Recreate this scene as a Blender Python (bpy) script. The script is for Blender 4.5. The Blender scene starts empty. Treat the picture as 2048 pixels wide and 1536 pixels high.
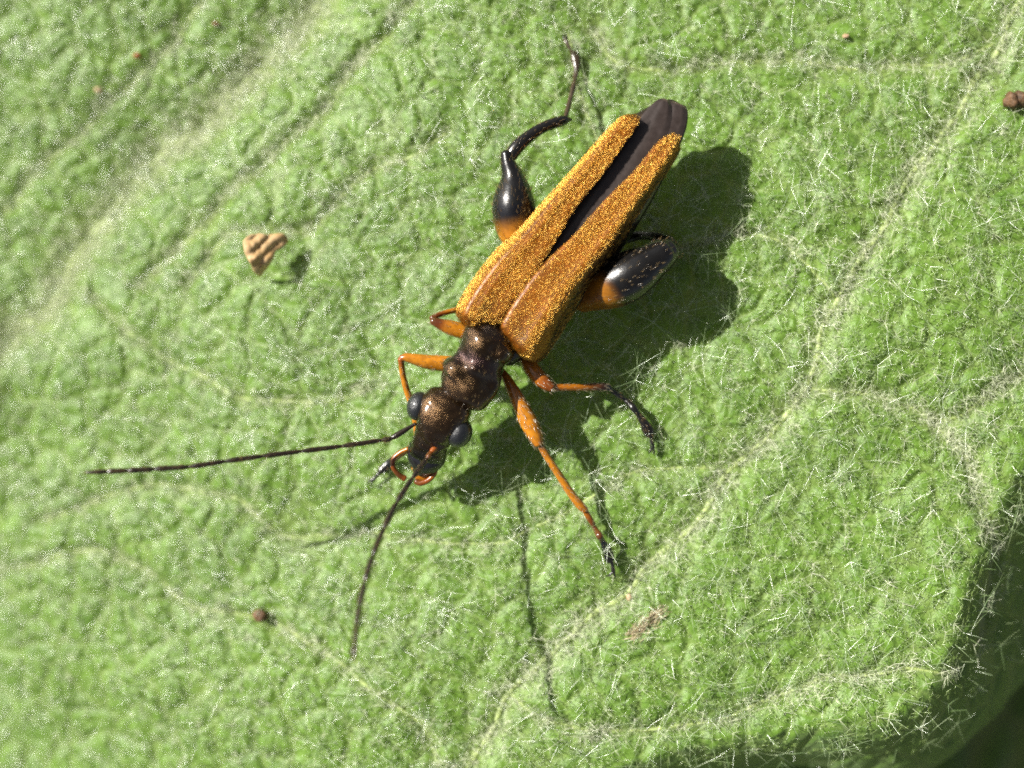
import bpy, math, random
import numpy as np
from mathutils import Vector, noise as mnoise

rng = np.random.default_rng(7)
random.seed(7)
scene = bpy.context.scene
C = scene.collection
R = math.radians

# ---------------------------------------------------------------- camera, sky, sun, exposure
scene.unit_settings.system = 'METRIC'
scene.unit_settings.scale_length = 0.001          # one unit is a millimetre
CAM_H = 26.0                                      # the lens hangs 26 mm above the middle of the leaf
cam = bpy.data.cameras.new('camera')
cam_o = bpy.data.objects.new('camera', cam)
C.objects.link(cam_o)
cam_o.location = (0, 0, CAM_H)
cam.sensor_width = 36
cam.lens = 36 * CAM_H / 20.48
cam.clip_start = 0.5
cam.clip_end = 2000
cam.dof.use_dof = True
cam.dof.focus_distance = CAM_H - 1.05
cam.dof.aperture_fstop = 0.036
scene.camera = cam_o

SUN_EL, SUN_AZ = R(38), math.atan2(-0.891, 0.454)  # azimuth clockwise from +Y
to_sun = Vector((math.cos(SUN_EL) * math.sin(SUN_AZ), math.cos(SUN_EL) * math.cos(SUN_AZ), math.sin(SUN_EL)))
world = bpy.data.worlds.new('World')
scene.world = world
world.use_nodes = True
wn = world.node_tree
bg = wn.nodes['Background']
sky = wn.nodes.new('ShaderNodeTexSky')
sky.sky_type = 'NISHITA'
sky.sun_disc = False
sky.air_density = 0.5
sky.dust_density = 2.0
sky.ozone_density = 0.6
sky.sun_elevation = SUN_EL
sky.sun_rotation = SUN_AZ % (2 * math.pi)
hs = wn.nodes.new('ShaderNodeHueSaturation'); hs.inputs['Saturation'].default_value = 0.45   # hazy summer sky
wn.links.new(sky.outputs[0], hs.inputs['Color']); wn.links.new(hs.outputs[0], bg.inputs[0])
bg.inputs[1].default_value = 0.05
sun = bpy.data.lights.new('sun', 'SUN')
sun.energy = 5.0
sun.angle = R(0.53)
sun.color = (1.0, 0.96, 0.89)
sun_o = bpy.data.objects.new('sun', sun)
C.objects.link(sun_o)
sun_o.rotation_euler = to_sun.to_track_quat('Z', 'Y').to_euler()
scene.view_settings.view_transform = 'Standard'
scene.view_settings.look = 'None'
scene.view_settings.gamma = 1
scene.view_settings.use_curve_mapping = False
scene.view_settings.exposure = 0.92
scene.render.engine = 'CYCLES'
scene.cycles.max_bounces = 6
scene.cycles.use_denoising = False
scene.cycles.filter_width = 1.7
scene.cycles.sample_clamp_direct = 9
scene.cycles.sample_clamp_indirect = 6

# ---------------------------------------------------------------- helpers
def W(px, py, z):
    """the point at height z that the photograph shows at (px, py)"""
    s = (CAM_H - z) / CAM_H
    return np.array([(px - 1024) / 100 * s, (768 - py) / 100 * s, z])

def tag(o, label=None, cat=None, group=None, kind=None):
    for k, v in (('label', label), ('category', cat), ('group', group), ('kind', kind)):
        if v: o[k] = v
    return o

def empty(name, loc, label, cat, group=None):
    o = bpy.data.objects.new(name, None)
    C.objects.link(o)
    o.location = loc
    o.empty_display_size = 0.3
    return tag(o, label, cat, group)

def attach(o, parent):
    if parent:
        o.parent = parent
        p = parent; M = Vector((0, 0, 0))
        while p: M += p.location; p = p.parent
        o.location = o.location - M
    return o

def mesh_obj(name, V, F, mat, parent=None, col=None, smooth=True):
    V = np.asarray(V, dtype=np.float32)
    me = bpy.data.meshes.new(name)
    if isinstance(F, np.ndarray):                  # all quads
        n = len(F)
        me.vertices.add(len(V)); me.vertices.foreach_set('co', V.ravel())
        me.loops.add(n * 4); me.loops.foreach_set('vertex_index', F.astype(np.int32).ravel())
        me.polygons.add(n)
        me.polygons.foreach_set('loop_start', np.arange(0, 4 * n, 4, dtype=np.int32))
        me.update(calc_edges=True); me.validate()
    else:
        me.from_pydata([tuple(map(float, v)) for v in V], [], F)
    me.polygons.foreach_set('use_smooth', [smooth] * len(me.polygons))
    if col is not None:
        a = me.attributes.new('col', 'FLOAT_COLOR', 'POINT')
        c = np.ones((len(V), 4), dtype=np.float32); c[:, :3] = col
        a.data.foreach_set('color', c.ravel())
    me.materials.append(mat)
    o = bpy.data.objects.new(name, me)
    C.objects.link(o)
    return attach(o, parent)

def hair_obj(name, pts, rad, mat, parent=None):
    """pts n x k x 3, rad n x k"""
    n, k = pts.shape[:2]
    hc = bpy.data.hair_curves.new(name)
    hc.add_curves([k] * n)
    hc.attributes['position'].data.foreach_set('vector', pts.astype(np.float32).ravel())
    ra = hc.attributes.get('radius') or hc.attributes.new('radius', 'FLOAT', 'POINT')
    ra.data.foreach_set('value', rad.astype(np.float32).ravel())
    hc.materials.append(mat)
    o = bpy.data.objects.new(name, hc)
    C.objects.link(o)
    o['kind'] = 'stuff'
    return attach(o, parent)

_tabs = {}
def vnoise(x, y, size, seed):
    """smooth value noise in 0..1 on numpy arrays"""
    if seed not in _tabs: _tabs[seed] = np.random.default_rng(seed).random((256, 256))
    T = _tabs[seed]
    x = np.asarray(x) / size + 1000.3; y = np.asarray(y) / size + 1000.7
    xi = np.floor(x).astype(int); yi = np.floor(y).astype(int)
    fx = x - xi; fy = y - yi
    fx = fx * fx * (3 - 2 * fx); fy = fy * fy * (3 - 2 * fy)
    g = lambda a, b: T[a & 255, b & 255]
    return (g(xi, yi) * (1 - fx) + g(xi + 1, yi) * fx) * (1 - fy) + (g(xi, yi + 1) * (1 - fx) + g(xi + 1, yi + 1) * fx) * fy

def fbm(x, y, size, seed, oct=3):
    s = 0; a = 1; t = 0
    for i in range(oct):
        s = s + a * vnoise(x, y, size / 2 ** i, seed + i); t += a; a *= 0.5
    return s / t

def voronoi(x, y, size, seed):
    """F1, F2 of a jittered grid"""
    seed = ('v', seed)
    if seed not in _tabs: _tabs[seed] = np.random.default_rng(seed[1]).random((256, 256, 2))
    T = _tabs[seed]
    x = np.asarray(x) / size + 500; y = np.asarray(y) / size + 500
    xi = np.floor(x).astype(int); yi = np.floor(y).astype(int)
    f1 = np.full(x.shape, 9.0); f2 = np.full(x.shape, 9.0)
    for i in (-1, 0, 1):
        for j in (-1, 0, 1):
            p = T[(xi + i) & 255, (yi + j) & 255]
            d = np.hypot(xi + i + p[..., 0] - x, yi + j + p[..., 1] - y)
            f2 = np.minimum(f2, np.maximum(f1, d)); f1 = np.minimum(f1, d)
    return f1, f2

def cr(P, n):
    """Catmull-Rom through the rows of P, n steps per span"""
    P = np.asarray(P, dtype=float)
    Q = np.vstack([2 * P[0] - P[1], P, 2 * P[-1] - P[-2]])
    out = []
    for i in range(len(P) - 1):
        a, b, c, d = Q[i:i + 4]
        for t in np.arange(n) / n:
            out.append(0.5 * (2 * b + (c - a) * t + (2 * a - 5 * b + 4 * c - d) * t * t + (3 * b - a - 3 * c + d) * t ** 3))
    out.append(P[-1])
    return np.array(out)

def smooth01(a, b, v):
    t = np.clip((v - a) / (b - a), 0, 1)
    return t * t * (3 - 2 * t)

# ---------------------------------------------------------------- materials
def material(name):
    m = bpy.data.materials.new(name); m.use_nodes = True
    nt = m.node_tree
    return m, nt, nt.nodes['Principled BSDF']

def node(nt, t, **kw):
    n = nt.nodes.new(t)
    for k, v in kw.items():
        if k.startswith('i_'): n.inputs[k[2:].replace('_', ' ')].default_value = v
        else: setattr(n, k, v)
    return n

def noise_tex(nt, scale, detail=3, rough=0.55):
    tc = node(nt, 'ShaderNodeTexCoord'); n = node(nt, 'ShaderNodeTexNoise')
    n.inputs['Scale'].default_value = scale; n.inputs['Detail'].default_value = detail; n.inputs['Roughness'].default_value = rough
    nt.links.new(tc.outputs['Object'], n.inputs['Vector'])
    return n

def ramp(nt, src, stops):
    r = node(nt, 'ShaderNodeValToRGB')
    els = r.color_ramp.elements
    while len(els) < len(stops): els.new(0.5)
    for e, (p, c) in zip(els, stops): e.position = p; e.color = (*c, 1)
    nt.links.new(src, r.inputs[0])
    return r

def bump(nt, bsdf, src, strength, dist):
    b = node(nt, 'ShaderNodeBump')
    b.inputs['Strength'].default_value = strength; b.inputs['Distance'].default_value = dist
    nt.links.new(src, b.inputs['Height']); nt.links.new(b.outputs[0], bsdf.inputs['Normal'])

def leaf_material(name, dark, mid, pale):
    m, nt, b = material(name)
    n1 = noise_tex(nt, 1.1, 4)
    r1 = ramp(nt, n1.outputs[0], [(0.3, dark), (0.55, mid), (0.8, tuple(c * 1.2 for c in mid))])
    at = node(nt, 'ShaderNodeAttribute', attribute_name='col')
    mx = node(nt, 'ShaderNodeMix', data_type='RGBA')
    nt.links.new(at.outputs['Fac'], mx.inputs['Factor'])
    nt.links.new(r1.outputs[0], mx.inputs['A']); mx.inputs['B'].default_value = (*pale, 1)
    nt.links.new(mx.outputs['Result'], b.inputs['Base Color'])
    b.inputs['Roughness'].default_value = 0.36
    b.inputs['Specular IOR Level'].default_value = 0.5
    b.inputs['Sheen Weight'].default_value = 0.15
    n2 = noise_tex(nt, 17, 4, 0.7)
    bump(nt, b, n2.outputs[0], 0.55, 0.03)
    tr = node(nt, 'ShaderNodeBsdfTranslucent'); ms = node(nt, 'ShaderNodeMixShader'); ms.inputs[0].default_value = 0.3
    br = node(nt, 'ShaderNodeMix', data_type='RGBA', blend_type='MULTIPLY'); br.inputs['Factor'].default_value = 1
    br.inputs['B'].default_value = (1.5, 1.3, .5, 1)
    nt.links.new(mx.outputs['Result'], br.inputs['A']); nt.links.new(br.outputs['Result'], tr.inputs['Color'])
    nt.links.new(b.outputs[0], ms.inputs[1]); nt.links.new(tr.outputs[0], ms.inputs[2])
    nt.links.new(ms.outputs[0], nt.nodes['Material Output'].inputs['Surface'])
    return m

M_leaf = leaf_material('leaf', (0.102, 0.208, 0.022), (0.152, 0.285, 0.034), (0.35, 0.44, 0.15))
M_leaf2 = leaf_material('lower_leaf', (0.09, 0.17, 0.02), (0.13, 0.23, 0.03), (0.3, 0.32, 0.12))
M_vein, nt, b = material('vein'); b.inputs['Base Color'].default_value = (0.34, 0.42, 0.14, 1); b.inputs['Roughness'].default_value = 0.5

def hair_material(name, c0, c1, rough, spec=0.5, metallic=0.0, ior=1.5):
    m, nt, b = material(name)
    hi = node(nt, 'ShaderNodeHairInfo')
    r = ramp(nt, hi.outputs['Random'], [(0.0, c0), (1.0, c1)])
    nt.links.new(r.outputs[0], b.inputs['Base Color'])
    b.inputs['Roughness'].default_value = rough
    b.inputs['Specular IOR Level'].default_value = spec
    b.inputs['Metallic'].default_value = metallic
    b.inputs['IOR'].default_value = ior
    return m

M_hair = hair_material('leaf_hair', (0.16, 0.27, 0.08), (0.32, 0.40, 0.19), 0.26, 1.0, ior=2.1)
M_fuzz = hair_material('leaf_fuzz', (0.18, 0.31, 0.05), (0.36, 0.48, 0.14), 0.3, 1.0, ior=1.8)
M_veinhair = hair_material('vein_hair', (0.40, 0.46, 0.27), (0.68, 0.70, 0.50), 0.25, 0.8)
M_gold = hair_material('golden_hair', (0.55, 0.25, 0.025), (0.90, 0.58, 0.14), 0.36, 0.5, 1.0)
M_pale = hair_material('pale_bristle', (0.2, 0.15, 0.08), (0.45, 0.38, 0.25), 0.2, 1.0, ior=1.8)
M_darkbr = hair_material('dark_bristle', (0.05, 0.03, 0.01), (0.3, 0.2, 0.08), 0.25, 0.8)
M_tuft = hair_material('withered_hair', (0.34, 0.27, 0.15), (0.50, 0.42, 0.27), 0.3, 0.5)

# chitin whose colour comes from each part's vertex colours
def chitin(name, rough, metallic=0.0, bscale=40, bstr=0.3, bdist=0.01, coat=0.0, sss=0.0):
    m, nt, b = material(name)
    at = node(nt, 'ShaderNodeAttribute', attribute_name='col')
    n = noise_tex(nt, 9, 4)
    r = ramp(nt, n.outputs[0], [(0.3, (0.7, 0.65, 0.6)), (0.7, (1.15, 1.15, 1.15))])
    mx = node(nt, 'ShaderNodeMix', data_type='RGBA', blend_type='MULTIPLY'); mx.inputs['Factor'].default_value = 1
    nt.links.new(at.outputs['Color'], mx.inputs['A']); nt.links.new(r.outputs[0], mx.inputs['B'])
    nt.links.new(mx.outputs['Result'], b.inputs['Base Color'])
    b.inputs['Roughness'].default_value = rough; b.inputs['Metallic'].default_value = metallic
    b.inputs['Coat Weight'].default_value = coat; b.inputs['Coat Roughness'].default_value = 0.10
    if sss:
        b.inputs['Subsurface Weight'].default_value = sss; b.inputs['Subsurface Radius'].default_value = (0.12, 0.05, 0.01)
        b.inputs['Subsurface Scale'].default_value = 1.0
    n2 = noise_tex(nt, bscale, 3, 0.6)
    bump(nt, b, n2.outputs[0], bstr, bdist)
    return m

M_chitin = chitin('leg_chitin', 0.26, 0, 38, 0.35, 0.010, coat=0.3)
M_elytron = chitin('elytron', 0.34, 0.1, 30, 0.35, 0.008)
M_bronze = chitin('bronze_chitin', 0.24, 0.85, 46, 1.0, 0.012, coat=0.7)
M_wing = chitin('wing_membrane', 0.42, 0, 12, 0.25, 0.01)
M_black = chitin('black_chitin', 0.22, 0, 30, 0.15, 0.01)

M_eye, nt, b = material('eye')
b.inputs['Base Color'].default_value = (0.012, 0.013, 0.015, 1); b.inputs['Roughness'].default_value = 0.35
b.inputs['Coat Weight'].default_value = 0.6; b.inputs['Coat Roughness'].default_value = 0.12
v = node(nt, 'ShaderNodeTexVoronoi'); v.inputs['Scale'].default_value = 48
tc = node(nt, 'ShaderNodeTexCoord'); nt.links.new(tc.outputs['Object'], v.inputs['Vector'])
bump(nt, b, v.outputs['Distance'], 0.6, -0.012)

def crumb_material(name, c0, c1, scale=9, rel=0.8):
    m, nt, b = material(name)
    n = noise_tex(nt, scale, 4)
    r = ramp(nt, n.outputs[0], [(0.35, c0), (0.65, c1)])
    nt.links.new(r.outputs[0], b.inputs['Base Color']); b.inputs['Roughness'].default_value = 0.6
    bump(nt, b, noise_tex(nt, scale * 3, 4).outputs[0], rel, 0.03)
    return m
M_ground = crumb_material('soil', (0.03, 0.025, 0.015), (0.06, 0.055, 0.03), 0.2)

# ---------------------------------------------------------------- the leaf
def wobble(pts, amp, seed):
    P = np.array([W(x, y, 0)[:2] for x, y in pts])
    Q = cr(P, 8)
    d = np.zeros(len(Q))
    ox = (vnoise(Q[:, 0], Q[:, 1], 0.9, seed) - .5) * amp; oy = (vnoise(Q[:, 0], Q[:, 1], 0.9, seed + 1) - .5) * amp
    return Q + np.stack([ox, oy], 1)

VEINS = [  # (pixel path, half width, depth)
    ([(-300, 900), (-150, 740), (40, 560), (180, 365), (320, 245), (450, 150), (560, 40), (660, -80), (760, -260)], .42, .27),
    ([(900, 1640), (1010, 1395), (1190, 1235), (1340, 1080), (1480, 920), (1600, 770), (1650, 640), (1740, 480), (1880, 280), (2000, 80), (2080, -60), (2160, -240)], .25, .14),
    ([(1600, 770), (1700, 785), (1800, 812), (1870, 830), (2000, 770), (2120, 700)], .17, .16),
    ([(1870, 830), (1940, 980), (1975, 1120), (1960, 1280)], .18, .18),
    ([(880, -60), (760, 60), (683, 137), (600, 230), (478, 328), (380, 430), (250, 560)], .15, .15),
    ([(900, 260), (760, 330), (690, 380), (600, 450), (440, 470), (330, 560)], .13, .11),
    ([(1190, 60), (1270, 130), (1500, 125), (1700, 130), (1870, 128), (1990, 90)], .15, .13),
    ([(-100, 1180), (150, 1120), (330, 1230), (560, 1280), (760, 1390), (860, 1500), (900, 1640)], .14, .10),
    ([(120, 560), (250, 690), (420, 780), (640, 800), (760, 760)], .13, .10),
    ([(1660, 600), (1540, 482), (1350, 492), (1150, 520)], .12, .10),
    ([(1010, 1395), (1120, 1440), (1350, 1450), (1520, 1400), (1700, 1330), (1900, 1330)], .14, .11),
    ([(740, 1075), (560, 1078), (420, 1000), (200, 1000), (0, 1060)], .12, .09),
    ([(-100, 380), (60, 260), (160, 160), (300, 60), (380, -60)], .14, .11),
    ([(1480, 920), (1250, 960), (1080, 1060), (900, 1080), (740, 1075)], .12, .08),
    ([(1130, 60), (1160, 200), (1240, 330), (1350, 492)], .12, .09),
]
VEIN_LINES = [wobble(p, .28, 40 + 3 * i) for i, (p, w, d) in enumerate(VEINS)]
ROLL = np.array([W(x, y, .3)[:2] for x, y in [(2300, 640), (2110, 830), (2010, 1010), (1945, 1160), (1900, 1300), (1830, 1405), (1720, 1455), (1580, 1475), (1420, 1500), (1250, 1550), (1050, 1630), (800, 1740), (300, 1900)]])
ROLL = cr(ROLL, 4)

MIDRIB = np.array([W(a, b, -1)[:2] for a, b in [(-700, 1250), (-150, 740), (40, 560), (180, 365), (320, 245), (450, 150), (560, 40), (760, -260), (1000, -700)]])

def seg_dist(x, y, line):
    """distance to a polyline and the side (positive to the right of its direction)"""
    best = np.full(x.shape, 1e9); side = np.zeros(x.shape)
    for a, b in zip(line[:-1], line[1:]):
        d = b - a; L = d @ d
        t = np.clip(((x - a[0]) * d[0] + (y - a[1]) * d[1]) / L, 0, 1)
        dx = x - a[0] - t * d[0]; dy = y - a[1] - t * d[1]
        q = dx * dx + dy * dy
        m = q < best
        best = np.where(m, q, best)
        side = np.where(m, np.sign(d[1] * dx - d[0] * dy), side)
    return np.sqrt(best), side

def vein_field(x, y):
    dip = np.zeros(x.shape); near = np.zeros(x.shape)
    for line, (p, w, dep) in zip(VEIN_LINES, VEINS):
        lo = line.min(0) - 1; hi = line.max(0) + 1
        m = (x > lo[0]) & (x < hi[0]) & (y > lo[1]) & (y < hi[1])
        if not m.any(): continue
        d, s = seg_dist(x[m], y[m], line)
        g = np.exp(-(d / w) ** 2)
        dip[m] = np.maximum(dip[m], dep * (g + 0.45 * np.exp(-(d / (2.6 * w)) ** 2)))
        near[m] = np.maximum(near[m], g * min(1, dep / .24))
    return dip, near

def roll_d(x, y):
    d, s = seg_dist(x, y, ROLL)
    return -d * s                                   # positive beyond the roll (ROLL runs clockwise round the blade)

def leaf_base(x, y, r=None):
    z = 0.055 * x - 0.035 * y - 0.0105 * np.minimum(x - 3, 0) ** 2 - 0.006 * np.maximum(y - 3, 0) ** 2
    z = z + (fbm(x, y, 4.5, 11, 2) - .5) * .7 + (fbm(x, y, 1.7, 15, 2) - .5) * .16
    d, s = seg_dist(x, y, MIDRIB)
    sd = -d * s                                     # beyond the broad vein the blade folds up, away from the sun
    z = z + .30 * (np.sqrt(np.maximum(sd, 0) ** 2 + .09) - .3) + .06 * np.sqrt(sd ** 2 + .2) * (sd < 0) * np.exp(sd / 2.5)
    z = z + 1.7 * np.exp(-((x + 12.5) / 1.15) ** 2 - ((y - .2) / 1.5) ** 2)
    if r is None: r = roll_d(x, y)
    t = np.maximum(r + .3, 0); f = smooth01(5.2, 8.2, x)
    return z - (2.3 - 1.15 * f) * t * t / (t + .75 - .45 * f)

def leaf_z(x, y, full=False):
    x = np.asarray(x, dtype=float); y = np.asarray(y, dtype=float)
    r = roll_d(x, y)
    z = leaf_base(x, y, r)
    wx = x + (vnoise(x, y, .7, 61) - .5) * .5; wy = y + (vnoise(x, y, .7, 62) - .5) * .5
    f1, f2 = voronoi(wx, wy, .85, 71)
    g1, g2 = voronoi(wx, wy, .40, 72)
    dome = smooth01(0, .40, f2 - f1) * .065
    dome2 = smooth01(0, .5, g2 - g1) * .03
    dip, near = vein_field(x, y)
    z = z + dome + dome2 * (1 - .6 * near) - dip + (fbm(x, y, .22, 81, 2) - .5) * .015
    if full:
        net = np.exp(-((f2 - f1) / .10) ** 2) * .35 + np.exp(-((g2 - g1) / .12) ** 2) * .12
        return z, np.clip(near * .85 + net * (1 - near) , 0, 1), r
    return z

# the grid of the blade, cut along its rolled-down rim and a far outline
step = 0.036
gx = np.arange(-15, 13.5, step); gy = np.arange(-12.5, 12, step)
X, Y = np.meshgrid(gx, gy)
Z, PALE, RD = leaf_z(X, Y, True)
nx, ny = len(gx), len(gy)
rim = 1.15 + 4 * smooth01(7.6, 9.0, X) + (vnoise(X, Y, 1.3, 91) - .5) * .5 + (vnoise(X, Y, .35, 92) - .5) * .16
keep = (RD < rim) & ((X < 8.2) | (Y > -8.4 + .8 * (X - 8.6) + (vnoise(X, Y, .4, 93) - .5) * .2)) & (((X + 1) / 14.0) ** 4 + ((Y - 0) / 12.0) ** 4 < 1)
idx = np.arange(nx * ny).reshape(ny, nx)
Q = np.stack([idx[:-1, :-1], idx[:-1, 1:], idx[1:, 1:], idx[1:, :-1]], -1)
kq = keep[:-1, :-1] & keep[:-1, 1:] & keep[1:, 1:] & keep[1:, :-1]
F = Q[kq]
used = np.unique(F); remap = np.full(nx * ny, -1); remap[used] = np.arange(len(used))
V = np.stack([X, Y, Z], -1).reshape(-1, 3)[used]
leaf = empty('leaf', (0, 0, 0), 'broad green woolly leaf with sunken pale veins under the beetle', 'leaf')
blade = mesh_obj('blade', V, remap[F], M_leaf, leaf, col=PALE.reshape(-1, 1).repeat(3, 1)[used])

def tube(path, rad, n=8):
    """open tube along a 3-D path; returns V, F"""
    P = np.asarray(path); T = np.gradient(P, axis=0); T /= np.linalg.norm(T, axis=1)[:, None] + 1e-9
    S = np.cross(T, [0, 0, 1.0]); S /= np.linalg.norm(S, axis=1)[:, None] + 1e-9
    U = np.cross(S, T)
    a = np.arange(n) / n * 2 * np.pi
    V = (P[:, None] + rad[:, None, None] * (S[:, None] * np.cos(a)[None, :, None] + U[:, None] * np.sin(a)[None, :, None])).reshape(-1, 3)
    F = [(i * n + j, i * n + (j + 1) % n, (i + 1) * n + (j + 1) % n, (i + 1) * n + j) for i in range(len(P) - 1) for j in range(n)]
    F.append(tuple(range(n))[::-1]); F.append(tuple((len(P) - 1) * n + j for j in range(n)))
    return V, F

for line, (p, w, dep) in zip(VEIN_LINES, VEINS):
    d = roll_d(line[:, 0], line[:, 1])
    ln = line[(d < .8) & (np.abs(line[:, 0] + 1) < 13) & (np.abs(line[:, 1]) < 11)]
    rad = np.full(len(ln), w * .30); rad[0] *= .5; rad[-1] *= .5
    z = leaf_z(ln[:, 0], ln[:, 1]) - rad * .55
    mesh_obj('vein', *tube(np.column_stack([ln, z]), rad), M_vein, leaf)

def leaf_normal(x, y, fn=leaf_base):
    e = .05
    n = np.stack([-(fn(x + e, y) - fn(x - e, y)) / (2 * e), -(fn(x, y + e) - fn(x, y - e)) / (2 * e), np.ones_like(x)], -1)
    return n / np.linalg.norm(n, axis=1)[:, None]

def scatter(density, x0=-12.2, x1=12.2, y0=-9.5, y1=9.5):
    n = int(density * (x1 - x0) * (y1 - y0))
    x = rng.uniform(x0, x1, n); y = rng.uniform(y0, y1, n)
    r = roll_d(x, y)
    m = (r < -.4) | (r < .3) & (rng.random(n) < .4) | (r < 1.05) & (rng.random(n) < .1) | ((x > 8.4) & (y > -7.1 + .8 * (x - 8.6)) & (rng.random(n) < .2))
    return x[m], y[m]

def unit(v): return v / (np.linalg.norm(v, axis=-1, keepdims=True) + 1e-9)

def stars(density, rays, length, stalk, lift, radius, k=4, veiny=0.0, bend=.25):
    """stellate hairs: rays spreading from the top of a short stalk"""
    x, y = scatter(density)
    if veiny:
        dip, near = vein_field(x, y)
        m = rng.random(len(x)) < (1 - veiny) + veiny * near
        x, y = x[m], y[m]
    n = leaf_normal(x, y)
    t1 = unit(np.cross(n, np.array([0.3, 1.0, 0.1]))); t2 = np.cross(n, t1)
    N = len(x)
    root = np.stack([x, y, leaf_z(x, y)], -1)
    cen = root + n * rng.uniform(*stalk, N)[:, None] + (t1 * rng.normal(0, .03, N)[:, None])
    out = []
    th0 = rng.uniform(0, 6.28, N)
    cnt = rng.integers(rays[0], rays[1] + 1, N)
    for i in range(rays[1]):
        m = cnt > i
        th = th0[m] + i * 6.283 / cnt[m] + rng.normal(0, .35, m.sum())
        el = rng.normal(lift[0], lift[1], m.sum())
        L = rng.uniform(*length, m.sum())
        d = (t1[m] * np.cos(th)[:, None] + t2[m] * np.sin(th)[:, None]) * np.cos(el)[:, None] + n[m] * np.sin(el)[:, None]
        side = unit(np.cross(d, n[m])) * rng.normal(0, bend, m.sum())[:, None] + n[m] * rng.normal(0, bend, m.sum())[:, None]
        s = np.linspace(0, 1, k)
        out.append(cen[m][:, None] + L[:, None, None] * (d[:, None] * s[None, :, None] + side[:, None] * (s ** 2)[None, :, None] * .5))
    pts = np.concatenate(out)
    rad = radius * np.linspace(1, .25, k)[None, :] * rng.uniform(.7, 1.25, len(pts))[:, None]
    return pts, rad

def uprights(density, length, radius, k=4):
    x, y = scatter(density)
    n = leaf_normal(x, y); N = len(x)
    root = np.stack([x, y, leaf_z(x, y) - .02], -1)
    d = unit(n + rng.normal(0, .28, (N, 3))); b = rng.normal(0, .05, (N, 3))
    L = rng.uniform(*length, N); s = np.linspace(0, 1, k)
    pts = root[:, None] + L[:, None, None] * (d[:, None] * s[None, :, None] + b[:, None] * (s ** 2)[None, :, None])
    return pts, radius * np.linspace(1, .4, k)[None, :] * rng.uniform(.7, 1.2, N)[:, None]

p, r = stars(120, (4, 6), (.04, .12), (.01, .06), (.2, .3), .0034, 4)
hair_obj('leaf_fuzz', p, r, M_fuzz, leaf)
p, r = stars(130, (5, 7), (.10, .28), (.02, .16), (.35, .35), .0042, 4, veiny=.97)
hair_obj('vein_fuzz', p, r, M_veinhair, leaf)
p, r = stars(2.4, (5, 8), (.30, .72), (.12, .42), (.12, .28), .0042, 6, bend=.2)
hair_obj('leaf_hair', p, r, M_hair, leaf)
p, r = stars(4, (3, 5), (.15, .40), (.05, .25), (.35, .4), .0045, 5, bend=.12)
hair_obj('leaf_hair', p, r, M_hair, leaf)
p, r = stars(5, (1, 3), (.20, .50), (.06, .30), (.08, .25), .0046, 5, bend=.10)
hair_obj('leaf_hair', p, r, M_hair, leaf)
p, r = uprights(26, (.15, .42), .0062)
hair_obj('leaf_hair', p, r, M_hair, leaf)

# ---------------------------------------------------------------- the leaf below and the soil far under it
gx2 = np.arange(-2, 20, .16); gy2 = np.arange(-18, 2, .16)
X2, Y2 = np.meshgrid(gx2, gy2)
f1, f2 = voronoi(X2 + vnoise(X2, Y2, 1.2, 5), Y2, 1.5, 73)
Z2 = -3.9 - .12 * (X2 - 8) - .02 * (Y2 + 8) ** 2 + .18 * smooth01(0, .5, f2 - f1) + (fbm(X2, Y2, 4, 21) - .5) * 1.2
i2 = np.arange(X2.size).reshape(X2.shape)
Q2 = np.stack([i2[:-1, :-1], i2[:-1, 1:], i2[1:, 1:], i2[1:, :-1]], -1)
k2 = (((X2 - 9) / 10.5) ** 2 + ((Y2 + 8) / 9.5) ** 2 < 1)
F2 = Q2[k2[:-1, :-1] & k2[:-1, 1:] & k2[1:, 1:] & k2[1:, :-1]]
u2 = np.unique(F2); rm = np.full(X2.size, -1); rm[u2] = np.arange(len(u2))
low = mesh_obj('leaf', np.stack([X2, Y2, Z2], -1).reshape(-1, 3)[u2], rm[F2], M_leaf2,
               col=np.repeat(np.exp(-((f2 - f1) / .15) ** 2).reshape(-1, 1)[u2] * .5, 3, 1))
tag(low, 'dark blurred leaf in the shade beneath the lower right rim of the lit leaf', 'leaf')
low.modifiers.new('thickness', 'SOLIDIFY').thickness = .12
g = mesh_obj('ground', [(-600, -600, -60), (600, -600, -60), (600, 600, -60), (-600, 600, -60)], [(0, 1, 2, 3)], M_ground)
g['kind'] = 'structure'

# ---------------------------------------------------------------- the beetle
ORANGE = np.array((.46, .175, .010)); ELY = np.array((.25, .078, .004)); AMBER = np.array((.40, .135, .008)); BROWN = np.array((.10, .035, .008))
BLACK = np.array((.007, .0065, .006)); RUST = np.array((.24, .065, .009))
beetle = empty('beetle', tuple(W(1080, 600, 0)), 'slender beetle with orange wing cases and dark bronze head standing on the leaf', 'beetle')

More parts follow.
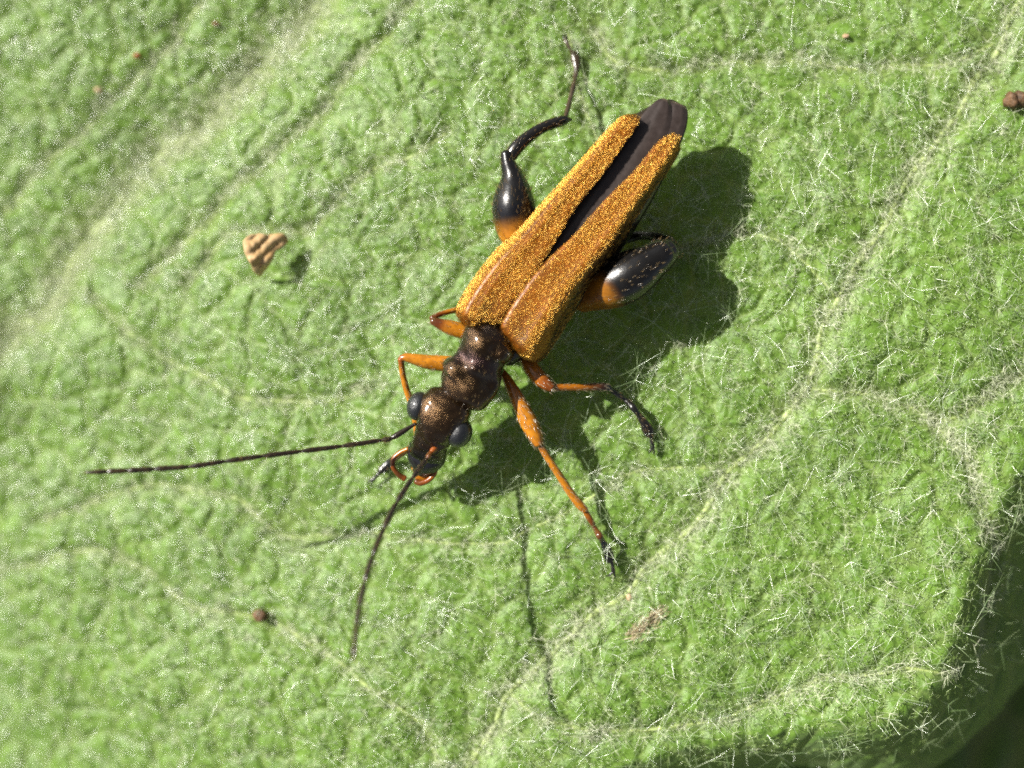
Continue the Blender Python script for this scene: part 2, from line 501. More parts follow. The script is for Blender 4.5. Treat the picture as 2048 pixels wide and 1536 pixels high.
def loft(name, st, mat, parent, cols, n=20, sub=5, cap=(True, True), sup=2.0, deform=None, pigment=None):
    """closed skin through stations (px, py, z, half width in px, half height); one mesh"""
    S = cr(np.array(st, dtype=float), sub)
    Cc = cr(np.array(cols, dtype=float), sub) if len(cols) == len(st) else np.repeat(np.array(cols[:1]), len(S), 0)
    Cc = np.clip(Cc, .004, 2)
    P = np.array([W(a, b_, c) for a, b_, c in S[:, :3]])
    hw = np.maximum(S[:, 3], .6) / 100 * (CAM_H - S[:, 2]) / CAM_H; hh = np.maximum(S[:, 4], .006)
    T = unit(np.gradient(P, axis=0))
    rings = []
    def addcap(i, sgn):
        L = .75 * min(hw[i], hh[i])
        o = []
        for t in (.97, .85, .6, .3):
            k = math.sqrt(1 - t * t)
            o.append((P[i] + sgn * T[i] * L * t, T[i], hw[i] * k, hh[i] * k, Cc[i]))
        return o
    if cap[0]: rings += addcap(0, -1)
    rings += [(P[i], T[i], hw[i], hh[i], Cc[i]) for i in range(len(S))]
    if cap[1]: rings += addcap(len(S) - 1, 1)[::-1]
    a = np.arange(n) / n * 2 * np.pi
    ca, sa = np.cos(a), np.sin(a)
    e = 2 / sup
    ca = np.sign(ca) * np.abs(ca) ** e; sa = np.sign(sa) * np.abs(sa) ** e
    V, col, lay = [], [], []
    for c, t, w, h, cc in rings:
        s = np.cross(t, [0, 0, 1.0]); s = s / (np.linalg.norm(s) + 1e-9); u = np.cross(s, t)
        V += list(c + np.outer(ca * w, s) + np.outer(sa * h, u)); col += [cc] * n; lay += [t] * n
    V = np.array(V)
    m = len(rings)
    if deform: V = deform(V)
    F = [(i * n + j, i * n + (j + 1) % n, (i + 1) * n + (j + 1) % n, (i + 1) * n + j) for i in range(m - 1) for j in range(n)]
    F.append(tuple(range(n))[::-1]); F.append(tuple((m - 1) * n + j for j in range(n)))
    ctr = V.reshape(m, n, 3).mean(1); k = m // 2
    f = F[k * n]; nn = np.cross(V[f[1]] - V[f[0]], V[f[3]] - V[f[0]])
    if nn @ (V[f[0]] - ctr[k]) < 0: F = [q[::-1] for q in F]
    if pigment: col = pigment(V, np.array(col))
    o = mesh_obj(name, V, F, mat, parent, col=np.array(col))
    o_lay = np.array(lay)
    return o, V, F, o_lay

def bristles(name, V, F, lay, count, length, rad, mat, parent, stand=.35, seed=1, back=False):
    """short hairs combed along the limb"""
    rg = np.random.default_rng(seed)
    q = np.array([f for f in F if len(f) == 4])
    A, B, Cq, D = V[q[:, 0]], V[q[:, 1]], V[q[:, 2]], V[q[:, 3]]
    nrm = np.cross(B - A, D - A); area = np.linalg.norm(nrm, axis=1); nrm = unit(nrm)
    cen = V.mean(0)
    pick = rg.choice(len(q), count, p=area / area.sum())
    u, w = rg.random(count)[:, None], rg.random(count)[:, None]
    p0 = (A[pick] * (1 - u) + B[pick] * u) * (1 - w) + (D[pick] * (1 - u) + Cq[pick] * u) * w
    nn = nrm[pick]
    t = lay[q[pick, 0]]
    d = unit(t + nn * stand + rg.normal(0, .18, (count, 3)))
    L = rg.uniform(*length, count)[:, None]
    k = 3
    pts = np.stack([p0, p0 + d * L * .5, p0 + d * L + (t * .12 - nn * .05) * L], 1)
    r = rad * .7 * np.array([1, .8, .3])[None] * rg.uniform(.7, 1.2, count)[:, None]
    return hair_obj(name, pts, r, mat, parent)

# abdomen, dark, under the wings
BL = np.array((.02, .015, .012))
loft('abdomen', [(985, 690, 1.0, 60, .34), (1030, 630, 1.05, 86, .40), (1100, 535, 1.1, 92, .42), (1170, 447, 1.15, 91, .42), (1240, 355, 1.2, 80, .38), (1300, 278, 1.22, 60, .32), (1335, 235, 1.25, 40, .24), (1350, 214, 1.28, 22, .14)],
     M_black, beetle, [BL], n=28)

# folded flight wings between the wing cases
def sheet(name, pairs, zz, mat, parent, col, nv=12, sub=5, shape=None, thick=.025):
    """surface between two edge curves given as pixel pairs; zz(u, v) gives the height"""
    A = cr(np.array([p[0] for p in pairs], dtype=float), sub); B = cr(np.array([p[1] for p in pairs], dtype=float), sub)
    n = len(A); V = []; UV = []
    for i in range(n):
        for j in range(nv):
            u = i / (n - 1); v = j / (nv - 1)
            e = shape(v) if shape else v
            q = A[i] * (1 - e) + B[i] * e
            V.append(W(q[0], q[1], zz(u, v))); UV.append((u, v))
    F = [(i * nv + j, i * nv + j + 1, (i + 1) * nv + j + 1, (i + 1) * nv + j) for i in range(n - 1) for j in range(nv - 1)]
    V = np.array(V)
    a, b_, c = V[F[len(F) // 2][0]], V[F[len(F) // 2][1]], V[F[len(F) // 2][3]]
    if np.cross(b_ - a, c - a)[2] < 0: F = [f[::-1] for f in F]
    UV = np.array(UV)
    cc = col(UV) if callable(col) else np.repeat(np.array([col]), len(V), 0)
    o = mesh_obj(name, V, F, mat, parent, col=cc)
    m = o.modifiers.new('thickness', 'SOLIDIFY'); m.thickness = thick; m.offset = -1
    return o, V, F, UV

WING = (.034, .025, .022)
def wing_col(UV):
    s = .85 + .5 * (vnoise(UV[:, 1] * 12 + UV[:, 0] * 3, UV[:, 0] * 2.0, 1, 31)) 
    c = np.array(WING)[None] * s[:, None]
    tip = smooth01(.9, 1.0, UV[:, 0])[:, None]
    return c * (1 - tip) + np.array((.10, .075, .055)) * tip
wz = lambda u, v, base: base - .22 * u ** 2 + .05 * math.sin(v * 3.1) + .004 * math.sin(v * 17 + u * 9)
sheet('folded_wing', [((1110, 525), (1150, 545)), ((1170, 440), (1215, 470)), ((1230, 365), (1285, 400)), ((1285, 285), (1348, 312)), ((1315, 238), (1371, 262)), ((1335, 208), (1376, 228)), ((1348, 202), (1371, 212))],
      lambda u, v: wz(u, v, 1.60), M_wing, beetle, wing_col, nv=16)
sheet('folded_wing', [((1035, 575), (1085, 590)), ((1090, 490), (1150, 520)), ((1145, 415), (1215, 455)), ((1205, 325), (1283, 372)), ((1258, 258), (1325, 300)), ((1290, 222), (1344, 250)), ((1314, 200), (1344, 218)), ((1328, 196), (1338, 201))],
      lambda u, v: wz(u, v, 1.66), M_wing, beetle, wing_col, nv=16)
for a, b_, s in (((1160, 500), (1212, 372), 1), ((1205, 450), (1222, 395), 2), ((1140, 470), (1157, 430), 3)):   # veins of the membrane
    pth = np.array([W(a[0] + (b_[0] - a[0]) * t, a[1] + (b_[1] - a[1]) * t, 1.655 - .02 * t + .028) for t in np.linspace(0, 1, 8)])
    vv, ff = tube(pth, np.full(8, .010), 6)
    mesh_obj('wing_vein', vv, ff, M_wing, beetle, col=np.repeat([(.16, .11, .08)], len(vv), 0))

# wing cases
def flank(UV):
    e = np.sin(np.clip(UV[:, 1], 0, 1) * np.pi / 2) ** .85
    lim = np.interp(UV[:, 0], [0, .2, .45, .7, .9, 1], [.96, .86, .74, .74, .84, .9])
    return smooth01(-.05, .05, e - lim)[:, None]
def elytron(pairs, seed, label, dark_tip, dark_side):
    edge, start = (.78, .40) if dark_side else (1.12, .50)
    def zz(u, v):
        zin = 1.78 + .10 * math.sin(min(u * 2.2, 1) * 1.57) - .30 * max(u - .45, 0) ** 1.5
        if u < .12: zin -= .30 * (1 - u / .12) ** 2
        zout = edge + .25 * u
        z = zin + .045 * math.sin(math.pi * min(v / .8, 1)) * (1 - .5 * u)
        z -= (zin - zout) * float(smooth01(start, 1.02, v)) * (1 if u < .9 else 1 - (u - .9) * 5)
        for c, amp in ((.06, .012), (.33, .020), (.60, .018)):              # raised ribs
            z += amp * math.exp(-((v - c - .05 * u) / .05) ** 2) * (1 - u * .5)
        z -= .015 * math.exp(-((v - .18) / .10) ** 2) * (1 - u)
        z += .08 * math.exp(-((v - .72) / .2) ** 2 - ((u - .07) / .06) ** 2)  # shoulder hump
        return z
    def col(UV):
        s = vnoise(UV[:, 0] * 30, UV[:, 1] * 8, 1, seed)
        c = ELY[None] * (.75 + .4 * s[:, None])
        t = smooth01(dark_tip, 1.0, UV[:, 0] + .06 * (UV[:, 1] - .5))[:, None] * .85
        sc = (np.exp(-((UV[:, 0] - .14) / .07) ** 2 - ((UV[:, 1] - .22) / .16) ** 2) * .75)[:, None]
        c = c * (1 - t) + np.array((.06, .03, .01)) * t
        k = flank(UV) * (1 if dark_side else .6); c = c * (1 - k) + np.array((.03, .014, .006)) * k  # brown outer margin; on the right flank it is shade painted into the colour
        return c * (1 - sc) + np.array((.10, .045, .012)) * sc
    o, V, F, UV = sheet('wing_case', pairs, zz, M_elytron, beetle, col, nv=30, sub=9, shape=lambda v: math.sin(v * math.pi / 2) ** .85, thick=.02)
    o['label'] = label
    # golden hairs combed towards the tail
    rg = np.random.default_rng(seed)
    q = np.array(F); A, B, Cq, D = (V[q[:, i]] for i in range(4))
    nrm = np.cross(B - A, D - A); ar = np.linalg.norm(nrm, axis=1); nrm = unit(nrm); nrm[nrm[:, 2] < 0] *= -1
    cnt = 9000
    ar = ar * (1 - .85 * flank(UV[q[:, 0]])[:, 0]) if dark_side else ar * np.where(UV[q[:, 0], 1] > .75, .4, 1)
    ar = ar * (.9 + .9 * smooth01(.3, .7, fbm(UV[q[:, 0], 0] * 14, UV[q[:, 0], 1] * 4, 1, seed + 40, 2)))
    pk = rg.choice(len(q), cnt, p=ar / ar.sum()); u, w = rg.random((cnt, 1)), rg.random((cnt, 1))
    p0 = (A[pk] * (1 - u) + B[pk] * u) * (1 - w) + (D[pk] * (1 - u) + Cq[pk] * u) * w
    ax = unit(W(1330, 250, 1.6) - W(1000, 665, 1.6)); ax = np.append(ax[:2], 0)
    axt = unit(ax[None] - nrm[pk] * (nrm[pk] @ ax)[:, None])
    d = unit(axt + nrm[pk] * rg.uniform(.06, .32, (cnt, 1)) + rg.normal(0, .14, (cnt, 3)))
    L = rg.uniform(.05, .11, (cnt, 1))
    pts = np.stack([p0, p0 + d * L * .5 + nrm[pk] * .006, p0 + d * L - nrm[pk] * .2 * L], 1)
    hair_obj('golden_hair', pts, .0021 * np.array([1, .9, .35])[None] * rg.uniform(.7, 1.3, (cnt, 1)), M_gold, o)
    return o
elytron([((994, 656), (934, 660)), ((1006, 633), (913, 625)), ((1027, 602), (932, 580)), ((1060, 560), (985, 508)), ((1104, 494), (1035, 460)), ((1150, 418), (1090, 400)), ((1208, 345), (1150, 333)), ((1250, 286), (1201, 275)), ((1275, 250), (1240, 236)), ((1281, 237), (1267, 229))],
        301, 'left wing case with straight outer edge', .86, False)
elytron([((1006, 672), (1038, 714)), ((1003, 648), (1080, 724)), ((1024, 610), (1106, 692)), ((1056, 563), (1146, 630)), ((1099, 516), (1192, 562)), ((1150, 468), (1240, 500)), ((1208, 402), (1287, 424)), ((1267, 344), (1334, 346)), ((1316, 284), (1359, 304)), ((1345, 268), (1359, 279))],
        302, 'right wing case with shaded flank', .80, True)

# pronotum and head
BRZ = np.array((.055, .030, .011)); DBR = np.array((.03, .019, .012)); PUR = np.array((.05, .028, .026))
def lumps(amp, size, seed):
    def f(V):
        out = V.copy(); c = V.mean(0)
        for i, p in enumerate(V):
            k = mnoise.noise(Vector(p / size) + Vector((seed, 0, 0))) * amp + mnoise.noise(Vector(p / size * 2.6)) * amp * .4
            out[i] = p + unit(p - c) * k
        return out
    return f
def pron_def(V):
    V = lumps(.03, .22, 3.3)(V)
    for (px, py, r, d) in ((938, 752, .20, -.12), (975, 768, .17, -.15), (925, 722, .14, -.08), (958, 705, .22, .07), (990, 700, .12, -.10), (950, 740, .10, .10), (930, 690, .10, .05)):
        c = W(px, py, 1.7)
        k = np.exp(-((V[:, 0] - c[0]) ** 2 + (V[:, 1] - c[1]) ** 2) / r ** 2) * (V[:, 2] > 1.3)
        V[:, 2] += 1.1 * d * k
    return V
_, V, F, lay = loft('pronotum', [(902, 793, 1.27, 27, .26), (914, 783, 1.31, 47, .36), (930, 770, 1.34, 62, .45), (946, 748, 1.37, 60, .48), (957, 727, 1.36, 50, .43), (967, 705, 1.36, 51, .43), (978, 686, 1.40, 57, .46), (986, 672, 1.40, 52, .40)],
     M_bronze, beetle, [DBR, BRZ, BRZ, BRZ * .8, PUR, BRZ * .7, BRZ, DBR], n=48, sub=8, sup=2.2, deform=pron_def)
bristles('bronze_hair', V, F, -lay, 400, (.03, .06), .0036, M_darkbr, bpy.data.objects['pronotum'], .7, 4)

_, V, F, lay = loft('head', [(906, 783, 1.22, 25, .24), (899, 799, 1.25, 46, .33), (889, 822, 1.28, 53, .40), (879, 845, 1.25, 48, .40), (869, 866, 1.15, 40, .35), (861, 886, 1.04, 37, .31), (855, 904, .93, 38, .27)],
     M_bronze, beetle, [DBR, BRZ, BRZ * 1.2, BRZ, BRZ * .8, BRZ * .6, BLACK], n=40, sub=8, sup=2.3, deform=lumps(.028, .16, 9.1))
head = bpy.data.objects['head']
bristles('bronze_hair', V, F, -lay, 250, (.03, .05), .0036, M_darkbr, head, .6, 5)
loft('mouth_shield', [(857, 899, .93, 39.5, .26), (851, 915, .85, 39, .25), (845, 931, .76, 30, .19), (840, 942, .70, 16, .12)], M_black, head, [np.array((.012, .012, .016))], n=24)
loft('jaw', [(846, 936, .62, 24, .12), (841, 947, .58, 22, .10), (835, 955, .56, 8, .06)], M_chitin, head, [AMBER, ORANGE, AMBER], n=16)

def ellipsoid(name, c, rx, ry, rz, ang, mat, parent, n=28, m=18):
    V = []; F = []
    for i in range(m + 1):
        th = math.pi * i / m
        for j in range(n):
            ph = 2 * math.pi * j / n
            x, y, z = rx * math.sin(th) * math.cos(ph), ry * math.sin(th) * math.sin(ph), rz * math.cos(th)
            V.append(c + np.array([x * math.cos(ang) - y * math.sin(ang), x * math.sin(ang) + y * math.cos(ang), z]))
    for i in range(m):
        for j in range(n):
            F.append((i * n + j, (i + 1) * n + j, (i + 1) * n + (j + 1) % n, i * n + (j + 1) % n))
    return mesh_obj(name, V, F, mat, parent)
HA = math.atan2(.95, .31)                     # the head's axis in the plane
ellipsoid('eye', W(837, 812, 1.24), .285, .225, .28, HA, M_eye, head)
ellipsoid('eye', W(918, 865, 1.30), .295, .255, .29, HA, M_eye, head)

def limb(name, st, cols, parent, n=14, sub=5, mat=None, cap=(True, True), pigment=None):
    return loft(name, st, mat or M_chitin, parent, cols, n=n, sub=sub, cap=cap, pigment=pigment)

# mouth feelers
for st in ([(815, 898, .85, 4, .04), (801, 905, .8, 5, .045), (788, 917, .78, 5, .045), (786, 934, .76, 5, .05), (797, 949, .72, 5.5, .05), (809, 957, .68, 6.5, .05)],
           [(872, 930, .75, 4, .04), (869, 947, .72, 5, .045), (857, 960, .70, 5.5, .045), (842, 966, .68, 6, .05), (832, 963, .66, 6, .05)]):
    limb('palp', st, [AMBER, AMBER * .8, RUST, RUST * .7, BROWN, RUST][:len(st)], head, n=10)

# antennae: a scape with its jointed segments
def antenna(joints, hw, cols, label):
    """joints (px, py, z): the first span is the scape, each further span a segment of its own"""
    J = np.array(joints, dtype=float)
    fine = cr(J, 6)
    root = None
    for i in range(len(J) - 1):
        seg = fine[i * 6:(i + 1) * 6 + 1]
        w = hw[min(i, len(hw) - 1)]
        prof = np.array([.5, .92, 1.02, 1.04, 1.08, 1.15, .7]) * w
        if i == len(J) - 2: prof = np.array([.62, .95, 1.0, .95, .85, .6, .25]) * w
        if i == 0: prof = np.array([.7, .7, .9, 1.05, 1.15, 1.15, .9]) * w
        st = [(a, b_, z, q, q / 100) for (a, b_, z), q in zip(seg, prof)]
        c = cols(i)
        o, V, F, lay = loft('antenna' if root is None else 'antenna_segment', st, M_chitin, beetle if root is None else root, [c], n=10, sub=2)
        if root is None: root = o; o['label'] = label
        else:
            bristles('antenna_bristle', V, F, lay, 90, (.03, .06), .0035, M_darkbr, root, .35, i + 50)
ANT = np.array((.014, .009, .005))
antenna([(830, 848, 1.28), (785, 875, 1.30), (765, 880, 1.33), (686, 892, 1.48), (606, 902, 1.62), (528, 912, 1.76), (454, 922, 1.88), (381, 933, 1.98), (311, 938, 2.06), (257, 941, 2.12), (216, 943, 2.16), (171, 945, 2.2)],
        [5.2, 4.6, 4.6, 4.6, 4.7, 4.8, 4.9, 5.0, 5.0, 4.8, 4.6], lambda i: ANT if i > 2 else ANT * 1.3, 'antenna stretched out to the left')
antenna([(884, 880, 1.22), (864, 903, 1.38), (855, 916, 1.48), (826, 955, 1.78), (795, 1003, 2.08), (768, 1056, 2.38), (746, 1110, 2.65), (730, 1162, 2.88), (719, 1210, 3.08), (713, 1250, 3.24), (710, 1285, 3.37), (707, 1318, 3.5)],
        [6.0, 5.2, 5.0, 5.0, 5.0, 5.0, 5.1, 5.0, 5.0, 4.8, 4.6], lambda i: RUST * 1.1 if i == 0 else (RUST * .6 if i == 1 else ANT), 'antenna raised towards the viewer across the mouth')

# legs: the leg's femur is the part, shin, foot and claws are its sub-parts
def lz(px, py, up):
    p = W(px, py, .3); return float(leaf_z(np.array([p[0]]), np.array([p[1]]))[0]) + up
def leg(label, femur, fcols, tibia, tcols, tarsus=None, kcols=None, claws=(), hair=(200, 120, 60), hmat=None, pigment=None):
    o, V, F, lay = limb('leg', femur, fcols, beetle, n=28, sub=8, pigment=pigment)
    o['label'] = label
    hm = hmat or M_pale
    bristles('leg_bristle', V, F, lay, hair[0], (.05, .10), .0045, hm, o, .45, len(label))
    t, V, F, lay = limb('shin', tibia, tcols, o, n=16, sub=6)
    bristles('leg_bristle', V, F, lay, hair[1], (.04, .08), .0042, hm, o, .45, len(label) + 1)
    if tarsus:
        t, V, F, lay = limb('foot', tarsus, kcols, o, n=12, sub=5)
        bristles('leg_bristle', V, F, lay, hair[2], (.04, .07), .004, M_darkbr, o, .5, len(label) + 2)
    for c in claws:
        st = [(a, b_, z, q, q / 100) for (a, b_, z, q) in c]
        limb('claw', st, [BLACK * 1.5], o, n=8, sub=3)
    return o
OB = lambda t: ORANGE * (1 - t) + BLACK * t
# left hind leg
zt = lz(1150, 130, .18)
leg('swollen left hind leg, black with an orange base',
    [(1046, 500, .85, 24, .26), (1036, 468, .92, 38, .40), (1029, 432, .98, 43, .46), (1027, 402, 1.02, 42, .45), (1027, 374, 1.06, 33, .36), (1024, 350, 1.1, 22, .24), (1016, 326, 1.14, 15, .16), (1012, 308, 1.16, 11, .12)],
    [ORANGE, ORANGE * .95, OB(.97), BLACK, BLACK, BLACK, BLACK, BLACK],
    [(1021, 312, 1.12, 13, .10), (1036, 292, 1.12, 14, .12), (1062, 270, 1.05, 12, .11), (1088, 254, .97, 11, .10), (1112, 245, .88, 11, .10), (1130, 240, .80, 9, .08), (1143, 239, .75, 2, .02)], [BLACK * 1.2],
    [(1131, 234, .74, 4.5, .04), (1138, 208, .5, 5, .045), (1141, 196, .42, 4.2, .04), (1147, 172, .30, 5.5, .05), (1150, 158, zt + .12, 4.5, .04), (1153, 138, zt + .05, 6, .05), (1151, 118, zt, 9.5, .07), (1147, 108, zt, 7, .05), (1141, 100, zt + .03, 3.2, .03), (1134, 86, zt + .02, 4, .035), (1131, 80, zt, 4.2, .035)], [np.array((.05, .035, .02))],
    [[(1132, 82, zt, 2.5), (1127, 76, zt, 2), (1126, 68, zt - .05, 1)], [(1132, 82, zt, 2.5), (1133, 74, zt, 2), (1131, 66, zt - .05, 1)]], (400, 120, 60), M_darkbr)
# right hind leg
def thigh_pigment_shade(V, col):
    k = CAM_H / (CAM_H - V[:, 2]) * 100
    px, py = 1024 + V[:, 0] * k, 768 - V[:, 1] * k
    t = smooth01(-40, -10, (px - 1226) * .75 - (py - 540) * .55)[:, None]
    return ORANGE * .65 * (1 - t) + BLACK * t  # orange base and black tip; the orange is dimmed to paint in its shade
leg('swollen right hind leg, black with an orange base',
    [(1166, 602, .80, 24, .26), (1194, 585, .98, 38, .38), (1226, 570, 1.14, 47, .48), (1256, 553, 1.24, 50, .50), (1284, 536, 1.30, 45, .45), (1308, 520, 1.32, 36, .37), (1326, 508, 1.32, 32, .32), (1337, 501, 1.30, 26, .25)],
    [AMBER, ORANGE * .9, OB(.9), BLACK, BLACK, BLACK, BLACK, BLACK],
    [(1343, 503, 1.22, 15, .12), (1338, 484, 1.06, 13, .11), (1310, 472, .82, 11, .10), (1280, 470, .55, 10, .10), (1250, 478, .42, 10, .09), (1225, 490, .30, 6, .06)], [BLACK * 1.2],
    [(1226, 489, .28, 4.5, .04), (1200, 480, .18, 5, .045), (1175, 465, .12, 6, .05), (1150, 455, .08, 4, .04)], [BLACK * 1.5],
    (), (420, 80, 30), M_darkbr, thigh_pigment_shade)
# left middle leg, folded back
leg('short left middle leg with the shin folded back under the wing case',
    [(950, 668, .80, 15, .15), (925, 662, .86, 16, .16), (900, 655, .92, 15, .15), (880, 648, .96, 11, .12), (866, 642, .98, 8, .09)],
    [ORANGE, ORANGE, ORANGE, RUST * .6, BROWN],
    [(864, 637, .96, 6.5, .065), (880, 629, .86, 5.5, .06), (900, 623, .74, 5.5, .06), (922, 618, .6, 6, .06), (945, 612, .42, 6, .06)], [BROWN, RUST, ORANGE, ORANGE, ORANGE],
    [(946, 611, .40, 4.5, .04), (965, 600, .25, 5, .045), (985, 590, .15, 6, .05), (1000, 580, .1, 4, .035)], [BROWN], (), (120, 60, 20))
# left front leg
zt = lz(770, 940, .15)
leg('left front leg bent forward beside the head',
    [(912, 730, .95, 17, .16), (885, 727, 1.0, 16, .16), (855, 724, 1.05, 14.5, .15), (828, 718, 1.1, 11, .12), (812, 715, 1.12, 8.5, .09), (804, 716, 1.12, 7, .07)],
    [AMBER, ORANGE, ORANGE, ORANGE, ORANGE * .9, RUST],
    [(802, 718, 1.1, 6.5, .065), (805, 745, .95, 6, .06), (812, 775, .82, 6.5, .06), (822, 805, .68, 7, .065), (832, 845, .5, 7, .065), (836, 878, .38, 7, .065)], [RUST, ORANGE, ORANGE, ORANGE, ORANGE, AMBER],
    [(836, 878, .36, 5, .05), (818, 897, .25, 5.5, .05), (800, 910, .2, 6, .05), (783, 922, zt + .05, 7.5, .06), (770, 935, zt, 9.5, .06), (762, 942, zt, 7, .05), (757, 948, zt, 3.6, .035), (748, 957, zt, 4.2, .04), (744, 961, zt, 4, .035)], [BROWN, BROWN, BROWN * .7, BLACK * 2, BLACK * 2, BLACK * 2, BLACK * 2, BLACK * 2, BLACK * 2],
    [[(745, 960, zt, 2.6), (738, 963, zt, 2), (734, 969, zt - .05, 1)], [(745, 960, zt, 2.6), (743, 967, zt, 2), (741, 973, zt - .05, 1)]], (120, 80, 50))
# right front leg
zt = lz(1218, 1110, .26)
leg('right front leg stretched forward, orange with a dark foot',
    [(1003, 742, .90, 7, .08), (1014, 758, .95, 9, .10), (1028, 785, 1.0, 13, .13), (1044, 818, 1.03, 16, .16), (1058, 846, 1.05, 18, .17), (1070, 870, 1.05, 15, .15), (1077, 886, 1.04, 10.5, .11)],
    [AMBER, AMBER, AMBER, ORANGE, ORANGE, ORANGE, AMBER],
    [(1077, 886, 1.02, 6.5, .065), (1094, 913, .95, 7, .068), (1118, 950, .84, 7.5, .07), (1142, 987, .73, 8, .075), (1160, 1010, .66, 9, .08), (1170, 1020, .63, 7, .06)], [RUST, ORANGE, ORANGE, ORANGE, ORANGE, AMBER],
    [(1169, 1020, .6, 6, .055), (1181, 1040, .52, 6, .055), (1190, 1057, .46, 5, .045), (1198, 1070, zt + .22, 7, .06), (1204, 1081, zt + .14, 5.5, .05), (1212, 1095, zt + .08, 9, .07), (1217, 1110, zt + .03, 10.5, .07), (1221, 1121, zt, 9, .06), (1224, 1127, zt, 3.6, .035), (1226, 1138, zt, 4.5, .04), (1227, 1144, zt, 4.3, .04)],
    [AMBER, RUST * .8, BROWN, BROWN, BLACK * 2, BLACK * 2, BLACK * 2, BLACK * 2, BLACK * 2, BLACK * 2, BLACK * 2],
    [[(1227, 1143, zt, 2.8), (1229, 1150, zt, 2.2), (1231, 1157, zt - .05, 1)], [(1226, 1143, zt, 2.8), (1219, 1150, zt, 2.0), (1212, 1153, zt - .05, 1)]], (260, 200, 70))
# right middle leg
zt = lz(1297, 862, .22)
leg('right middle leg reaching right, its shin darkening to a black foot',
    [(1048, 712, .82, 12, .13), (1060, 733, .88, 15, .16), (1075, 752, .94, 16, .16), (1090, 766, .98, 13.5, .14), (1103, 775, .99, 10, .11)],
    [AMBER, AMBER, AMBER, RUST, RUST * .8],
    [(1103, 775, .97, 7, .07), (1130, 775, .88, 7, .07), (1160, 775, .78, 7, .07), (1190, 774, .68, 8, .07), (1212, 775, .6, 8.5, .075), (1222, 779, .56, 6, .055)], [RUST, AMBER, AMBER * .8, BROWN, BLACK * 2, BLACK * 2],
    [(1220, 779, .53, 6, .055), (1240, 792, .42, 6.5, .06), (1252, 801, .36, 5.5, .05), (1266, 815, zt + .16, 7.5, .06), (1277, 829, zt + .1, 6, .05), (1288, 845, zt + .06, 9, .065), (1295, 858, zt + .03, 12, .07), (1300, 870, zt, 11, .06), (1302, 876, zt, 4, .04), (1304, 888, zt, 5, .045), (1305, 897, zt, 5, .045)], [BLACK * 1.6],
    [[(1305, 896, zt, 2.8), (1308, 903, zt, 2.2), (1309, 911, zt - .05, 1)], [(1305, 896, zt, 2.8), (1301, 902, zt, 2.2), (1297, 906, zt - .05, 1)]], (160, 120, 80))

# ---------------------------------------------------------------- bits lying on the leaf
M_tan = crumb_material('dry_flake', (0.46, 0.28, 0.11), (0.58, 0.40, 0.21), 5, 0.25)
M_brown = crumb_material('brown_grain', (0.045, 0.024, 0.010), (0.17, 0.09, 0.04), 9)
M_red = crumb_material('red_grain', (0.20, 0.045, 0.015), (0.40, 0.10, 0.03), 9)
M_maroon = crumb_material('maroon_grain', (0.13, 0.03, 0.02), (0.25, 0.06, 0.035), 9)
M_buff = crumb_material('buff_grain', (0.5, 0.32, 0.19), (0.6, 0.42, 0.27), 9)

def flake():
    out = [(487, 483), (493, 474), (503, 470), (515, 469), (528, 470), (546, 471), (566, 469), (574, 479), (571, 489), (551, 501), (546, 512), (541, 522), (528, 541), (520, 551), (509, 541), (504, 531), (499, 520), (491, 505)]
    out = cr(np.array(out + out[:1], dtype=float), 3)[:-1]
    c = np.array([515., 497.]); nr = 16; n = len(out); V = []
    zb = float(leaf_z(np.array([-4.9]), np.array([2.6]))[0])
    for i in range(nr + 1):
        for j in range(n):
            q = c + (out[j] - c) * i / nr
            a = (q[0] - 487) / 87
            f = ((q[0] - 487) * .55 + (q[1] - 470) * .83 + 5 * math.sin(q[0] / 14.0)) / 23.0      # creases run up to the right
            tri = abs((f % 1.0) - .5) * 2
            g = ((q[0] - 487) * .9 - (q[1] - 470) * .4) / 31.0
            z = zb + .78 - .38 * a - .45 * max((q[1] - 515) / 36, 0) ** 2 + .05 * tri + .02 * abs((g % 1.0) - .5) + .018 * mnoise.noise(Vector((q[0] / 7, q[1] / 7, 0))) - .04 * (i / nr) ** 6
            V.append(W(q[0], q[1], z))
    F = [(i * n + j, i * n + (j + 1) % n, (i + 1) * n + (j + 1) % n, (i + 1) * n + j) for i in range(nr) for j in range(n)]
    o = mesh_obj('dry_flake', V, [f[::-1] for f in F], M_tan)
    m = o.modifiers.new('thickness', 'SOLIDIFY'); m.thickness = .035; m.offset = -1
    return tag(o, 'crumpled tan dry flake lying on the leaf left of the beetle', 'dry flake')
flake()

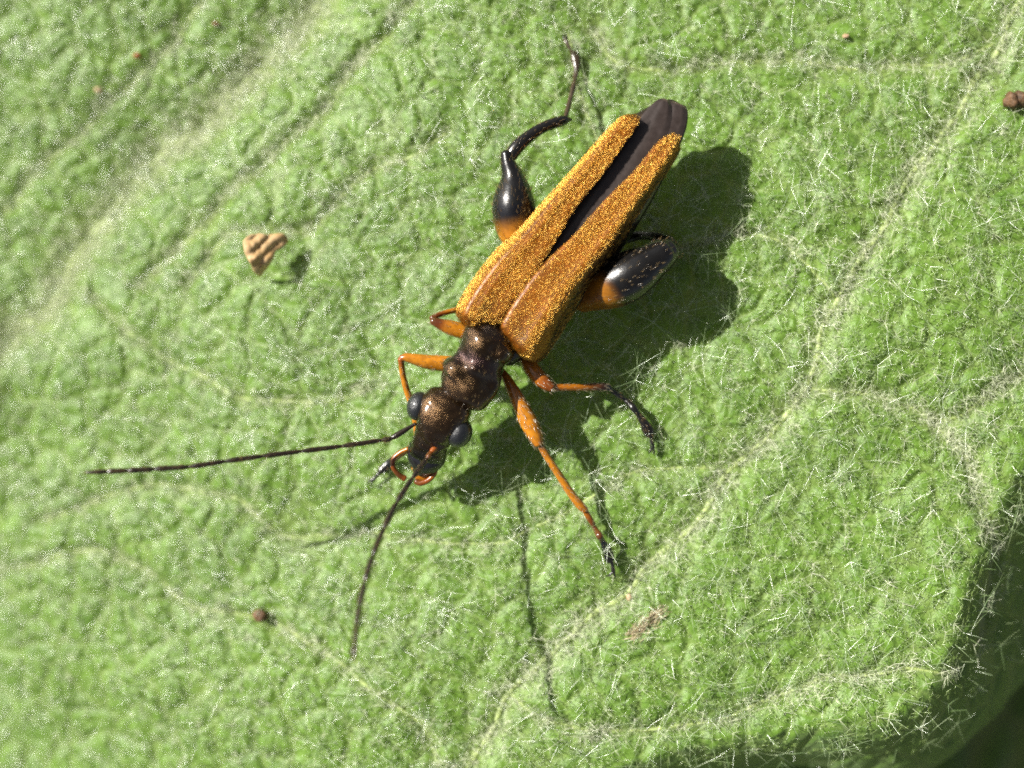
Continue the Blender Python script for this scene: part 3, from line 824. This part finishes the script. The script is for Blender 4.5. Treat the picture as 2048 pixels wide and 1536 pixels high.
def grain(name, px, py, r, mat, label, seed, squash=.8, split=False, rz=0):
    q = W(px, py, 0); z = float(leaf_z(np.array([q[0]]), np.array([q[1]]))[0])
    q = W(px, py, z + r * .9)
    V = []; F = []; n, m = 20, 12
    for i in range(m + 1):
        th = math.pi * i / m
        for j in range(n):
            ph = 2 * math.pi * j / n
            d = Vector((math.sin(th) * math.cos(ph), math.sin(th) * math.sin(ph), math.cos(th)))
            k = r * (1 + .32 * mnoise.noise(d * 1.7 + Vector((seed, 0, 0))) + .16 * mnoise.noise(d * 4.5 + Vector((0, seed, 0))))
            if split: k *= 1 - .35 * math.exp(-((d.x * .9 + d.y * .25) / .16) ** 2)
            V.append(q + np.array((d.x * k, d.y * k * squash, d.z * k * .8)))
    for i in range(m):
        for j in range(n): F.append((i * n + j, (i + 1) * n + j, (i + 1) * n + (j + 1) % n, i * n + (j + 1) % n))
    return tag(mesh_obj(name, V, F, mat), label, 'grain')
grain('brown_grain', 520, 1231, .145, M_brown, 'small round brown grain on the leaf below the long left antenna', 2.2, .95)
grain('brown_grain', 2032, 199, .23, M_brown, 'larger split dark brown grain at the right edge of the picture', 5.1, .85, True)
grain('red_grain', 274, 112, .075, M_red, 'tiny orange red grain beside the broad pale vein at top left', 7.4)
grain('maroon_grain', 432, 48, .08, M_maroon, 'tiny maroon grain near the top edge above the broad pale vein', 8.8, .6)
grain('buff_grain', 197, 180, .08, M_buff, 'tiny pale buff grain on the far upper left of the leaf', 3.7, .7)
grain('buff_grain', 466, 85, .07, M_buff, 'tiny buff grain caught in the hairs of the broad pale vein', 4.9)
grain('buff_grain', 1258, 1194, .055, M_buff, 'tiny pale oval grain just below the right front foot', 6.1, 1.4)
grain('buff_grain', 1692, 72, .07, M_buff, 'pale buff scrap among the hairs at top right', 9.3, .6)

# a tuft of withered brownish hairs
N = 170
t = rng.random(N); px = 1262 + 62 * t + rng.normal(0, 6, N); py = 1272 - 50 * t + rng.normal(0, 6, N)
q = np.array([W(a, b_, .4) for a, b_ in zip(px, py)]); zz = leaf_z(q[:, 0], q[:, 1])
d = unit(np.stack([.6 + rng.normal(0, .5, N), .5 + rng.normal(0, .4, N), rng.normal(.25, .25, N)], -1))
L = rng.uniform(.12, .34, N)[:, None, None]; s = np.linspace(0, 1, 5)[None, :, None]
pts = np.column_stack([q[:, :2], zz + .05])[:, None] + L * (d[:, None] * (s - .4) + np.array([0, 0, -.3]) * s ** 2 * .6)
o = hair_obj('withered_hair_tuft', pts, np.full((N, 5), .0075) * np.array([.6, 1, 1, .8, .3]), M_tuft)
tag(o, 'tuft of withered pinkish brown hairs on the leaf below the right front foot', 'hair tuft', kind='stuff')
